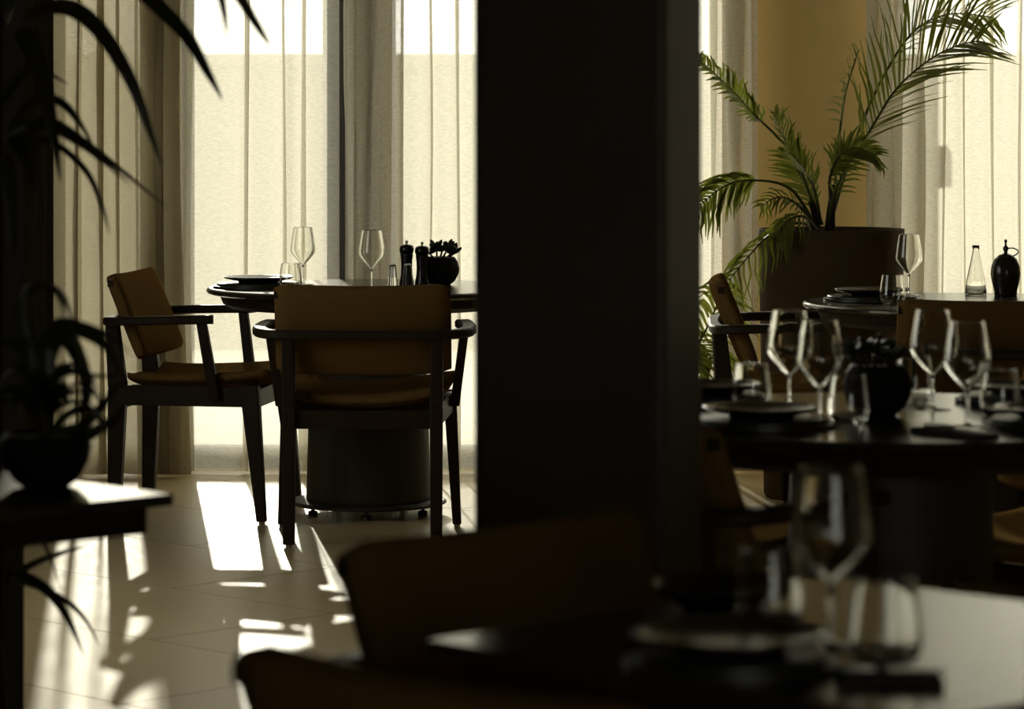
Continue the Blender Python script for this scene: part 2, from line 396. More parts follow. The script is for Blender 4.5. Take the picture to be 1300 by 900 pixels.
# ------------------------------------------------------------------ sheer curtains
def curtain(label, x0, x1, gathers, seed, y0=12.15, name='sheer_curtain', m='sheer', sparse=1.6):
    rnd = random.Random(seed)
    folds = []; x = x0 + 0.02
    while x < x1 - 0.015:
        dense = any(a <= x <= b for a, b in gathers)
        folds.append((x, rnd.uniform(0.010, 0.020) if dense else rnd.choice([0.0015, 0.002, 0.003, 0.007]),
                      rnd.uniform(0.02, 0.045) if dense else rnd.uniform(0.015, 0.035), rnd.uniform(0, 6.28), rnd.uniform(0.5, 1.6), rnd.uniform(0.7, 1.6)))
        x += rnd.uniform(0.034, 0.060) if dense else rnd.choice([0.05, 0.065, 0.085, 0.11, 0.13, 0.15]) * sparse
    zs = [0.012, 0.10, 0.25, 0.45, 0.7, 0.95, 1.2, 1.45, 1.7, 1.95, 2.3, ZC - 0.03]
    rows = []
    for z in zs:
        pts = [(x0, 0.0)]
        last = (x0, 0.0)
        low = max(0.0, 1 - z / 0.5)
        for f, w, dp, ph, kz, amp in folds:
            fz = f + 0.004 * amp * math.sin(kz * z * 2 + ph)
            wz = w * (1 + 0.45 * math.sin(kz * z * 3 + ph * 2)) * (1 + 0.8 * low * amp * 0.5)
            dz = dp * (1 + 0.5 * low)
            ax = (last[0] + fz) / 2
            pts += [(ax, last[1] * 0.4 - 0.008 * amp), (fz + wz, -0.004), (fz + wz * 1.25, dz * 0.45), (fz - wz * 1.25, dz * 0.6), (fz - wz, dz)]
            last = (fz - wz, dz)
        pts += [((last[0] + x1) / 2, last[1] * 0.4), (x1, 0.0)]
        rows.append([(p.x, y0 + p.y, z) for p in spline([(a, b, 0) for a, b in pts], 3)])
    bm = bmesh.new(); prev = None
    for r in rows:
        cur = [bm.verts.new(p) for p in r]
        if prev:
            for i in range(len(cur) - 1): bm.faces.new((prev[i], prev[i + 1], cur[i + 1], cur[i]))
        prev = cur
    me_o = obj(name, bm, m, None, True)
    return tag(me_o, label, 'curtain')
def cx(px): return (px - CX) / F * 12.15
curtain('second sheer layer in front of the leftmost window, behind the plants', XL + 0.03, cx(234), [(cx(174), cx(234))], 31, 12.03, m='sheer_dense', sparse=1.3)
curtain('dark heavy drape at the far left, behind the strap-leaved plant', XL + 0.03, cx(79), [(cx(30), cx(79))], 37, 11.92, 'drape', 'drape')
curtain('pale sheer curtain behind the left armchair, ending at the thin dark gap', XL + 0.03, cx(430.8), [(XL, cx(70)), (cx(180), cx(232)), (cx(415), cx(432))], 3)
curtain('pale sheer curtain right of the dark gap, running behind the column', cx(438), cx(760), [(cx(437), cx(495))], 8)
curtain('narrow gathered sheer curtain between the column and the ochre wall', cx(770), cx(962), [(cx(908), cx(950))], 11)
curtain('pale sheer curtain at the right edge behind the palm', cx(1100), 3.4, [(cx(1102), cx(1136))], 21)

# ------------------------------------------------------------------ armchairs
def make_chair(name, label, group):
    t = thing(name, label, 'chair', group=group)
    for s in (-1, 1):                                 # rear legs, slightly kinked at the seat
        bm = bmesh.new()
        frustum(bm, (s * 0.225, -0.262, 0.008), (0.036, 0.040), (s * 0.225, -0.250, 0.43), (0.040, 0.060), 0.004)
        frustum(bm, (s * 0.225, -0.250, 0.43), (0.040, 0.060), (s * 0.228, -0.268, 0.645), (0.036, 0.042), 0.004)
        l = obj('leg', bm, 'wood', t)
        bm = bmesh.new(); lathe(bm, [(0, 0), (0.010, 0), (0.010, 0.010), (0, 0.010)], 10, (s * 0.225, -0.262, 0)); obj('foot_glide', bm, 'steel', l)
    for s in (-1, 1):                                 # front legs, raked and splayed
        bm = bmesh.new(); frustum(bm, (s * 0.280, 0.240, 0.008), (0.028, 0.032), (s * 0.257, 0.195, 0.445), (0.042, 0.062), 0.004)
        l = obj('leg', bm, 'wood', t)
        bm = bmesh.new(); lathe(bm, [(0, 0), (0.010, 0), (0.010, 0.010), (0, 0.010)], 10, (s * 0.280, 0.240, 0)); obj('foot_glide', bm, 'steel', l)
    for s in (-1, 1):                                 # side rails and arm posts
        bm = bmesh.new()
        vs_ = [bm.verts.new(v) for v in ((s*0.215, -0.25, 0.375), (s*0.243, -0.25, 0.375), (s*0.270, 0.20, 0.375), (s*0.242, 0.20, 0.375),
                                         (s*0.215, -0.25, 0.440), (s*0.243, -0.25, 0.440), (s*0.270, 0.20, 0.440), (s*0.242, 0.20, 0.440))]
        for q in ((0, 1, 2, 3), (4, 5, 6, 7), (0, 1, 5, 4), (1, 2, 6, 5), (2, 3, 7, 6), (3, 0, 4, 7)): bm.faces.new([vs_[i] for i in q])
        obj('side_rail', bm, 'wood', t)
        bm = bmesh.new(); frustum(bm, (s * 0.275, 0.085, 0.400), (0.030, 0.036), (s * 0.308, 0.048, 0.650), (0.028, 0.032), 0.004)
        obj('arm_post', bm, 'wood', t)
    bm = bmesh.new(); box(bm, -0.215, 0.215, -0.262, -0.236, 0.360, 0.415, 0.003); obj('rear_rail', bm, 'wood', t)
    bm = bmesh.new(); box(bm, -0.245, 0.245, 0.178, 0.206, 0.365, 0.425, 0.003); obj('front_rail', bm, 'wood', t)
    # one bent bar: both arms and the rail behind the backrest
    half = [(0.300, 0.085, 0.660), (0.312, 0.02, 0.659), (0.322, -0.10, 0.656), (0.318, -0.19, 0.653), (0.292, -0.250, 0.650), (0.235, -0.276, 0.648), (0.12, -0.282, 0.647)]
    path = half + [(0, -0.283, 0.647)] + [(-x, y, z) for x, y, z in reversed(half)]
    pts = spline(path, 4); n = len(pts)
    bm = bmesh.new(); sweep_flat(bm, pts, [0.034 + 0.016 * abs(2 * i / (n - 1) - 1) ** 0.6 for i in range(n)], 0.028)
    obj('arm_rail', bm, 'wood', t)
    # woven backrest: padded panel, leaning back, gently bowed
    th, tilt, hh, ww = 0.048, math.radians(22), 0.292, 0.540
    bm = bmesh.new(); nu, nv = 14, 12; ring = []
    prof = []
    for k in range(24):                               # rounded outline of the cross-section (thickness x height)
        a = 2 * PI * k / 24; ca, sa = math.cos(a), math.sin(a)
        prof.append((math.copysign(abs(ca) ** 0.35, ca) * th / 2, math.copysign(abs(sa) ** 0.28, sa) * hh / 2))
    prev = None
    for i in range(nu + 1):
        u = -1 + 2 * i / nu
        endk = 1.0 if abs(u) < 0.97 else 0.93
        bow = -0.020 * (1 - u * u)
        cur = []
        for a, b in prof:
            yy, zz = a * (1.0 if abs(u) < 0.97 else 0.6) + bow, b * endk
            cur.append(bm.verts.new((u * ww / 2, -0.212 + yy * math.cos(tilt) - zz * math.sin(tilt), 0.665 + zz * math.cos(tilt) + yy * math.sin(tilt))))
        if prev:
            for k in range(24): bm.faces.new((prev[k], prev[(k + 1) % 24], cur[(k + 1) % 24], cur[k]))
        else: bm.faces.new(cur[::-1])
        prev = cur
    bm.faces.new(prev)
    back = obj('backrest', bm, 'weave', t, True)
    for s in (-1, 1):                                 # square ends of the bar inside the backrest
        bm = bmesh.new(); box(bm, s * 0.258, s * 0.2706, -0.274, -0.252, 0.760, 0.782, 0.002); obj('bar_end', bm, 'wood', back)
    # woven seat sagging in the middle, wrapped over its frame
    bm = bmesh.new(); top, bot = [], []; nx, ny = 14, 14
    for j in range(ny + 1):
        v = j / ny; y = -0.215 + 0.475 * v; hw = 0.245 + 0.035 * v
        rt, rb = [], []
        for i in range(nx + 1):
            u = -1 + 2 * i / nx
            z = 0.452 + 0.034 * abs(u) ** 2.2 + 0.018 * v + 0.014 * (abs(2 * v - 1)) ** 3
            edge = max(abs(u) ** 10, abs(2 * v - 1) ** 10)
            z -= 0.018 * edge
            rt.append(bm.verts.new((u * hw, y, z))); rb.append(bm.verts.new((u * hw * 0.985, y, z - 0.044 + 0.026 * edge)))
        top.append(rt); bot.append(rb)
    for j in range(ny):
        for i in range(nx):
            bm.faces.new((top[j][i], top[j][i+1], top[j+1][i+1], top[j+1][i])); bm.faces.new((bot[j][i], bot[j+1][i], bot[j+1][i+1], bot[j][i+1]))
    for i in range(nx):
        bm.faces.new((top[0][i], bot[0][i], bot[0][i+1], top[0][i+1])); bm.faces.new((top[ny][i], top[ny][i+1], bot[ny][i+1], bot[ny][i]))
    for j in range(ny):
        bm.faces.new((top[j][0], top[j+1][0], bot[j+1][0], bot[j][0])); bm.faces.new((top[j][nx], bot[j][nx], bot[j+1][nx], top[j+1][nx]))
    obj('seat', bm, 'weave', t, True)
    return t
GCH = 'dark wood armchairs with woven seats'
chair = make_chair('dining_armchair', 'woven armchair seen from behind at the far left round table', GCH)
chair.location = (-0.456, 10.36, 0)
def fac(dx, dy): return math.atan2(dy, dx) - PI / 2   # rotation so that the chair faces (dx, dy)
for loc, d, lab in (
    ((-1.005, 10.97), (1, -0.14), 'woven armchair in side view, left of the far left round table'),
    ((1.36, 9.53), (0.03, 1), 'woven armchair with its back to us at the far right round table'),
    ((0.930, 10.585), (1, -0.05), 'woven armchair in side view just right of the column, below the palm'),
    ((0.375, 5.86), (0.78, 0.62), 'shaded armchair half hidden by the column, nearest side of the middle round table'),
    ((0.335, 6.72), (0.72, -0.69), 'armchair with sunlit seat edge showing below the middle round table, beside the column'),
    ((1.10, 6.73), (-0.74, -0.67), 'armchair with sunlit seat at the right edge, beyond the middle round table'),
    ((1.16, 5.84), (-0.70, 0.70), 'armchair mostly outside the right edge, near side of the middle round table'),
    ((0.172, 3.995), (0.73, -0.68), 'blurred dark armchair in the foreground, backrest in front of the column'),
    ((0.110, 3.245), (0.70, 0.72), 'blurred armchair at the very bottom, only its dark backrest corner showing')):
    dup(chair, (loc[0], loc[1], 0), fac(*d), lab, GCH)

# ------------------------------------------------------------------ tables
def make_round_table(label, loc):
    t = thing('round_table', label, 'table', loc, 0, 'round dark tables')
    bm = bmesh.new(); lathe(bm, [(0, 0.728), (0.515, 0.728), (0.530, 0.733), (0.535, 0.739), (0.533, 0.746), (0.526, 0.750), (0, 0.750)], 96); obj('table_top', bm, 'top', t, False)
    bm = bmesh.new(); lathe(bm, [(0, 0.684), (0.455, 0.684), (0.480, 0.698), (0.492, 0.728), (0, 0.728)], 80); obj('apron', bm, 'wood', t)
    bm = bmesh.new(); lathe(bm, [(0, 0.048), (0.205, 0.048), (0.206, 0.055), (0.188, 0.684), (0, 0.684)], 64); obj('drum_base', bm, 'drum', t, False)
    bm = bmesh.new(); lathe(bm, [(0, 0.034), (0.250, 0.034), (0.258, 0.038), (0.258, 0.043), (0.252, 0.048), (0, 0.048)], 64); obj('base_plate', bm, 'drum', t)
    for k in range(5):
        a = 2 * PI * k / 5 + 0.95
        bm = bmesh.new(); lathe(bm, [(0, 0), (0.016, 0), (0.016, 0.014), (0.006, 0.018), (0.006, 0.034), (0, 0.034)], 12, (0.19 * math.cos(a), 0.19 * math.sin(a), 0)); obj('foot', bm, 'mill', t)
    return t
TA, TC_, TB = (-0.475, 10.95), (1.42, 10.06), (0.715, 6.25)
ta = make_round_table('round dark table at the far left, in front of the sheer curtains', (*TA, 0))
dup(ta, (*TC_, 0), 0.6, 'round dark table at the far right below the planter')
dup(ta, (*TB, 0), 1.1, 'round dark table laid for four in the middle right')

def make_square_table(label, loc, rz, side):
    t = thing('square_table', label, 'table', loc, rz, 'square dark tables'); h = side / 2
    bm = bmesh.new(); box(bm, -h, h, -h, h, 0.732, 0.750, 0.003); obj('table_top', bm, 'top', t)
    bm = bmesh.new(); box(bm, -h + 0.028, h - 0.028, -h + 0.028, h - 0.028, 0.690, 0.732, 0.002); obj('apron', bm, 'wood', t)
    bm = bmesh.new(); lathe(bm, [(0, 0.02), (0.045, 0.02), (0.045, 0.69), (0, 0.69)], 32); obj('pedestal', bm, 'drum', t)
    bm = bmesh.new(); box(bm, -0.18, 0.18, -0.18, 0.18, 0, 0.02, 0.004); obj('base_plate', bm, 'drum', t)
    return t
LC = Vector((-0.094, 3.575))                          # left corner of the near table
ANG = math.radians(45.5)
e1 = Vector((math.cos(ANG), math.sin(ANG))); e2 = Vector((math.sin(ANG), -math.cos(ANG)))
ctr = LC + (e1 + e2) * 0.345
make_square_table('blurred square table in the foreground at the bottom right', (ctr.x, ctr.y, 0), ANG, 0.69)
RC = Vector((-0.506, 4.97)); ctr2 = RC - Vector((0.7 * R2 * 1.0, 0)) 
make_square_table('square table corner at the left edge under the bowl plant', (ctr2.x - 0.0, ctr2.y, 0), math.radians(43), 0.70)

# ------------------------------------------------------------------ things on the tables
ZT = 0.750
def make_glass(label, loc):
    t = thing('wine_glass', label, 'wine glass', loc, 0, 'wine glasses on the laid tables')
    bm = bmesh.new()
    outer = [(0.0042, 0.068), (0.009, 0.072), (0.020, 0.083), (0.031, 0.096), (0.0402, 0.108), (0.0425, 0.117), (0.0416, 0.128), (0.0374, 0.158), (0.0318, 0.192)]
    fine = [(p.x, p.y) for p in spline([(a, b, 0) for a, b in outer], 3)]; (ra, za), (rb, zb) = fine[-2], fine[-1]
    fine = [(0, 0.066)] + fine[:-1] + [(rb + (ra - rb) * 0.06, zb + (za - zb) * 0.06), (rb, zb)]
    inner = [(max(r - 0.0020, 0.0), z + 0.0012) for r, z in reversed(fine[2:])]
    lathe(bm, fine + [(rb - 0.0007, zb + 0.0007)] + inner + [(0, 0.0705)], 48); obj('bowl', bm, 'glass', t, True)
    bm = bmesh.new(); lathe(bm, [(0, 0.0062), (0.0052, 0.0062), (0.0038, 0.014), (0.0034, 0.035), (0.0036, 0.055), (0.0046, 0.0655), (0, 0.0658)], 20); obj('stem', bm, 'glass', t, True)
    bm = bmesh.new(); lathe(bm, [(0, 0), (0.0360, 0), (0.0365, 0.0010), (0.0345, 0.0022), (0.012, 0.0036), (0.005, 0.0060), (0, 0.0062)], 40); obj('foot', bm, 'glass', t, True)
    return t
def make_tumbler(label, loc):
    t = thing('tumbler', label, 'glass', loc, 0, 'stemless tumblers on the laid tables')
    bm = bmesh.new()
    outer = [(0.026, 0.000), (0.0340, 0.008), (0.0385, 0.020), (0.0388, 0.030), (0.0360, 0.058), (0.0312, 0.088)]
    fine = [(p.x, p.y) for p in spline([(a, b, 0) for a, b in outer], 3)]; (ra, za), (rb, zb) = fine[-2], fine[-1]
    fine = [(0, 0), (0.02, 0)] + fine[:-1] + [(rb + (ra - rb) * 0.06, zb + (za - zb) * 0.06), (rb, zb)]
    inner = [(r - 0.0022, z + 0.0012) for r, z in reversed(fine[6:])]
    lathe(bm, fine + [(rb - 0.0008, zb + 0.0007)] + inner + [(0.028, 0.0115), (0.014, 0.0095), (0, 0.009)], 48); obj('wall', bm, 'glass', t, True)
    return t
wg = make_glass('left wine glass on the far left table, before the curtain', (-0.700, 11.08, ZT))
for x, y, lab in (
    (-0.458, 10.80, 'right wine glass on the far left table, before the olive curtain fold'),
    (1.250, 10.42, 'wine glass on the far right table in front of the big planter'),
    (0.533, 6.36, 'rear wine glass of the left pair on the middle table'),
    (0.563, 6.05, 'front wine glass of the left pair on the middle table'),
    (0.811, 6.38, 'rear wine glass of the right pair on the middle table'),
    (0.829, 6.02, 'front wine glass of the right pair on the middle table'),
    (0.339, 3.515, 'large blurred wine glass on the foreground square table')):
    dup(wg, (x, y, ZT), 0, lab)
tb = make_tumbler('tumbler beside the left wine glass on the far left table', (-0.715, 10.70, ZT))
for x, y, lab in (
    (1.142, 9.93, 'tumbler beside the wine glass on the far right table'),
    (0.462, 6.38, 'tumbler at the left, before the armchair leg, on the middle table'),
    (0.622, 6.10, 'tumbler just left of the round pot on the middle table'),
    (0.792, 6.52, 'tumbler behind the round pot, partly hidden, on the middle table'),
    (0.922, 6.24, 'tumbler at the right edge of the middle table'),
    (0.283, 3.640, 'blurred tumbler left of the wine glass on the foreground table'),
    (0.384, 3.410, 'blurred tumbler right of the wine glass on the foreground table')):
    dup(tb, (x, y, ZT), 0, lab)

def make_setting(lab_m, lab_p, x, y, first=None, rm=0.150, rp=0.118):
    bm = bmesh.new(); lathe(bm, [(0, 0), (rm - 0.002, 0), (rm, 0.002), (rm, 0.008), (rm - 0.012, 0.009), (rm - 0.012, 0.014), (rm - 0.014, 0.016), (0, 0.016)], 56)
    o = obj('place_mat', bm, 'slate'); o.location = (x, y, ZT); tag(o, lab_m, 'place mat', 'round dark place mats')
    t = thing('dinner_plate', lab_p, 'plate', (x, y, ZT + 0.016), 0, 'dark dinner plates')
    bm = bmesh.new(); lathe(bm, [(0, 0.0), (rp * 0.55, 0.0), (rp * 0.58, 0.006), (rp * 0.93, 0.014), (rp, 0.020), (rp - 0.002, 0.0215), (rp * 0.9, 0.018), (rp * 0.62, 0.010), (rp * 0.5, 0.009), (0, 0.009)], 56)
    obj('plate_body', bm, 'ceramic', t, True)
    return t
make_setting('stacked dark place mat at the left rim of the far left table', 'dark plate at the left rim of the far left table', -0.835, 10.90)
make_setting('dark place mat at the left rim of the far right table', 'dark plate at the left rim of the far right table', 1.105, 10.14)
make_setting('dark place mat at the front left of the middle table', 'dark plate at the front left of the middle table', 0.455, 6.085 - 0.05, rm=0.135, rp=0.108)
make_setting('dark place mat at the back left of the middle table, beside the column', 'dark plate at the back left of the middle table, beside the column', 0.400, 6.56, rm=0.115, rp=0.100)
make_setting('dark place mat at the front right of the middle table', 'dark plate at the front right of the middle table', 0.985, 6.02, rm=0.125, rp=0.108)
make_setting('dark place mat at the back right of the middle table', 'dark plate at the back right of the middle table', 1.000, 6.535, rm=0.125, rp=0.108)
make_setting('dark place mat on the foreground table, nearest the camera', 'blurred dark plate on the foreground table, nearest the camera', 0.225, 3.40, rm=0.112, rp=0.104)
t = thing('side_bowl', 'small dark bowl behind the plate on the foreground table', 'bowl', (0.245, 3.79, ZT))
bm = bmesh.new(); lathe(bm, [(0, 0), (0.045, 0), (0.050, 0.004), (0.078, 0.020), (0.086, 0.032), (0.084, 0.033), (0.074, 0.022), (0.045, 0.008), (0, 0.007)], 48); obj('bowl_body', bm, 'ceramic', t, True)

# knives and napkins
def make_napkin(label, a, b, w):
    a, b = Vector(a), Vector(b); L = (b - a).length; c = (a + b) / 2
    t = thing('folded_napkin', label, 'napkin', (c.x, c.y, ZT), math.atan2((b - a).y, (b - a).x), 'folded dark napkins')
    bm = bmesh.new(); box(bm, -L/2, L/2, -w/2, w/2, 0.0, 0.005, 0.0015); box(bm, -L/2 + 0.003, L/2 - 0.002, -w/2 + 0.002, w/2 - 0.003, 0.005, 0.010, 0.0015)
    obj('cloth', bm, 'napkin', t)
    return c, math.atan2((b - a).y, (b - a).x)
def make_knife(label, c, ang, z, L=0.20):
    t = thing('table_knife', label, 'knife', (c[0], c[1], z), ang, 'table knives')
    bm = bmesh.new(); tube(bm, [Vector((x, 0, 0.0045)) for x in (-L/2, -L/2 + 0.01, -0.02, 0.0)], [0.0030, 0.0045, 0.0040, 0.0030], 8); obj('handle', bm, 'steel', t, True)
    bm = bmesh.new()
    prof = [(0.0, -0.006), (0.06, -0.009), (L/2 - 0.012, -0.008), (L/2, 0.004), (0.0, 0.005)]
    lo = [bm.verts.new((x, y, 0.0035)) for x, y in prof]; hi = [bm.verts.new((x, y, 0.0055)) for x, y in prof]
    bm.faces.new(hi); bm.faces.new(lo[::-1])
    for i in range(len(prof)): bm.faces.new((lo[i-1], lo[i], hi[i], hi[i-1]))
    obj('blade', bm, 'steel', t)
c, a = make_napkin('dark folded napkin along the near edge of the foreground table', (0.322, 3.305), (0.430, 3.300), 0.055)
make_knife('steel knife lying on the dark napkin in the foreground', (c.x, c.y), a, ZT + 0.010, 0.11)
c, a = make_napkin('dark folded napkin on the middle table right of the round pot', (0.735, 5.93), (0.830, 5.78), 0.06)
make_knife('steel knife on the napkin at the front of the middle table', (c.x, c.y), a, ZT + 0.010, 0.17)

# shakers, mills
def shaker(label, x, y, m):
    t = thing('shaker', label, 'shaker', (x, y, ZT), 0)
    bm = bmesh.new(); lathe(bm, [(0, 0), (0.0185, 0), (0.0195, 0.002), (0.0115, 0.076), (0.011, 0.078), (0, 0.078)], 28); obj('shaker_body', bm, m, t, True)
    bm = bmesh.new(); lathe(bm, [(0, 0.078), (0.0115, 0.078), (0.0115, 0.083), (0.009, 0.085), (0, 0.0855)], 24); obj('cap', bm, 'steel', t, True)
shaker('slim clear shaker on the far left table', -0.388, 10.75, 'glass')
shaker('slim dark shaker on the far left table, before the mills', -0.339, 10.75, 'ceramic')
def mill(label, x, y, s=1.0):
    t = thing('pepper_mill', label, 'pepper mill', (x, y, ZT), 0, 'black turned mills')
    t.scale = (s, s, s)
    bm = bmesh.new(); lathe(bm, [(0, 0), (0.024, 0), (0.025, 0.004), (0.0245, 0.012), (0.020, 0.035), (0.0185, 0.060), (0.0195, 0.085), (0.022, 0.102), (0.0215, 0.106), (0, 0.106)], 32); obj('mill_body', bm, 'mill', t, True)
    bm = bmesh.new(); lathe(bm, [(0, 0.106), (0.0205, 0.106), (0.0240, 0.112), (0.0245, 0.122), (0.0225, 0.131), (0.015, 0.136), (0.004, 0.137), (0, 0.137)], 32); obj('head', bm, 'mill', t, True)
    bm = bmesh.new(); lathe(bm, [(0, 0.137), (0.003, 0.137), (0.003, 0.140), (0.0052, 0.143), (0.0052, 0.148), (0.003, 0.150), (0, 0.150)], 16); obj('knob', bm, 'steel', t, True)
mill('black pepper mill farther left beside the succulent, far left table', -0.352, 11.05)
mill('black pepper mill touching the succulent pot, far left table', -0.299, 11.00, 0.98)

# round pots with succulents
def succulent(label, x, y, s, seed, lean):
    rnd = random.Random(seed)
    t = thing('potted_succulent', label, 'plant', (x, y, ZT), 0)
    bm = bmesh.new()
    lathe(bm, [(0, 0), (0.034*s, 0), (0.052*s, 0.016*s), (0.064*s, 0.040*s), (0.066*s, 0.056*s), (0.060*s, 0.080*s), (0.050*s, 0.096*s), (0.046*s, 0.097*s), (0.046*s, 0.090*s), (0, 0.088*s)], 44); obj('pot', bm, 'blackpot', t, True)
    bm = bmesh.new(); lathe(bm, [(0, 0.096*s), (0.02*s, 0.0945*s), (0.046*s, 0.090*s)], 30); obj('soil', bm, 'soil', t, True)
    stems = [(-0.020, 0.0, 0.050), (0.012, -0.01, 0.052), (0.030, 0.012, 0.030), (-0.002, 0.022, 0.036), (0.034, -0.02, 0.018), (-0.034, -0.012, 0.022)]
    for sx, sy, sh in stems:
        p0 = Vector((sx * 0.6 * s, sy * s, 0.09 * s)); p1 = Vector((sx * 1.15 * s + lean * sh, sy * 1.2 * s, (0.095 + sh * 0.55) * s))
        bm = bmesh.new(); tube(bm, [p0, (p0 + p1) / 2, p1], [0.004 * s, 0.0035 * s, 0.003 * s], 6); st = obj('stem', bm, 'bark', t, True)
        for k in range(6):
            a = k * 2.4 + rnd.random(); el = rnd.uniform(0.35, 1.2)
            d = Vector((math.cos(a) * math.cos(el), math.sin(a) * math.cos(el), math.sin(el))); L = rnd.uniform(0.028, 0.042) * s
            bm = bmesh.new()
            pts = [p1 + d * L * u for u in (0, 0.25, 0.55, 0.8, 1.0)]
            tube(bm, pts, [0.0022 * s, 0.0048 * s, 0.0074 * s, 0.0066 * s, 0.002 * s], 7)
            obj('leaf', bm, 'succulent', t, True)
succulent('small succulent in a round black pot, far left table', -0.240, 11.08, 0.97, 5, 0.2)
succulent('succulent in a round black pot at the centre of the middle table', 0.690, 6.25, 1.0, 9, -0.4)

# dark jar with finial and handle, clear carafe
t = thing('lidded_jar', 'dark oval jar with a finial on the far right table', 'jar', (1.555, 10.42, ZT), 0)
bm = bmesh.new(); lathe(bm, [(0, 0), (0.034, 0), (0.036, 0.004), (0.036, 0.014), (0.044, 0.045), (0.0475, 0.068), (0.045, 0.092), (0.036, 0.114), (0.022, 0.127), (0.010, 0.132), (0, 0.133)], 40); obj('jar_body', bm, 'ceramic', t, True)
bm = bmesh.new(); lathe(bm, [(0, 0.131), (0.0070, 0.131), (0.0055, 0.138), (0.0090, 0.146), (0.0085, 0.152), (0.0035, 0.157), (0.0030, 0.166), (0.0052, 0.171), (0.004, 0.176), (0, 0.177)], 24); obj('finial', bm, 'ceramic', t, True)
bm = bmesh.new(); tube(bm, spline([(0.004, 0, 0.148), (0.024, 0, 0.149), (0.040, 0, 0.140), (0.034, 0, 0.130), (0.022, 0, 0.124)], 5), 0.0022, 7); obj('handle', bm, 'ceramic', t, True)
t = thing('carafe', 'faint clear conical carafe left of the dark jar', 'carafe', (1.468, 10.47, ZT), 0)
bm = bmesh.new(); lathe(bm, [(0, 0), (0.032, 0), (0.035, 0.003), (0.030, 0.045), (0.016, 0.110), (0.010, 0.140), (0.012, 0.156), (0.0112, 0.156), (0.009, 0.140), (0.015, 0.110), (0.029, 0.045), (0.0335, 0.006), (0, 0.004)], 36); obj('carafe_body', bm, 'glass', t, True)

# ------------------------------------------------------------------ plants
def strap_leaf(parent, pts, w, up=(0, 0, 1), m='dracaena', nseg=6, fold=0.22):
    bm = bmesh.new(); ribbon(bm, spline(pts, nseg), w, fold, Vector(up)); return obj('leaf', bm, m, parent, True)
def pix_leaf(parent, base, pxs, w, rnd, m='dracaena', up=None):
    pts = []
    for (x, y, d) in pxs: pts.append(P(x, y, d) - base)
    return strap_leaf(parent, pts, w, up or (rnd.uniform(-0.4, 0.4), -0.75, 0.55), m)

rnd = random.Random(4)
base = Vector((-0.93, 5.75, 0))
t = thing('dracaena', 'tall dark strap-leaved plant arching in from the top left', 'plant', base)
bm = bmesh.new(); lathe(bm, [(0, 0), (0.14, 0), (0.15, 0.01), (0.165, 0.20), (0.170, 0.21), (0.155, 0.21), (0.152, 0.19), (0, 0.19)], 40); obj('pot', bm, 'blackpot', t, True)
bm = bmesh.new(); lathe(bm, [(0, 0.195), (0.08, 0.193), (0.152, 0.19)], 30); obj('soil', bm, 'soil', t)
canes = [[(0.02, 0.02, 0.19), (0.0, 0.03, 0.8), (-0.03, 0.02, 1.25), (-0.02, 0.0, 1.46)], [(-0.03, -0.03, 0.19), (-0.02, -0.02, 0.7), (0.0, -0.02, 1.0), (-0.01, -0.02, 1.30)],
         [(-0.02, 0.06, 0.19), (-0.06, 0.05, 0.9), (-0.08, 0.02, 1.5), (-0.06, -0.02, 1.72)], [(0.05, -0.04, 0.19), (0.04, -0.05, 0.40), (-0.02, -0.05, 0.50)]]
for cpts in canes:
    bm = bmesh.new(); sp = spline(cpts, 5); tube(bm, sp, [0.014 - 0.005 * i / len(sp) for i in range(len(sp))], 8); obj('cane', bm, 'bark', t, True)
D0 = 5.75
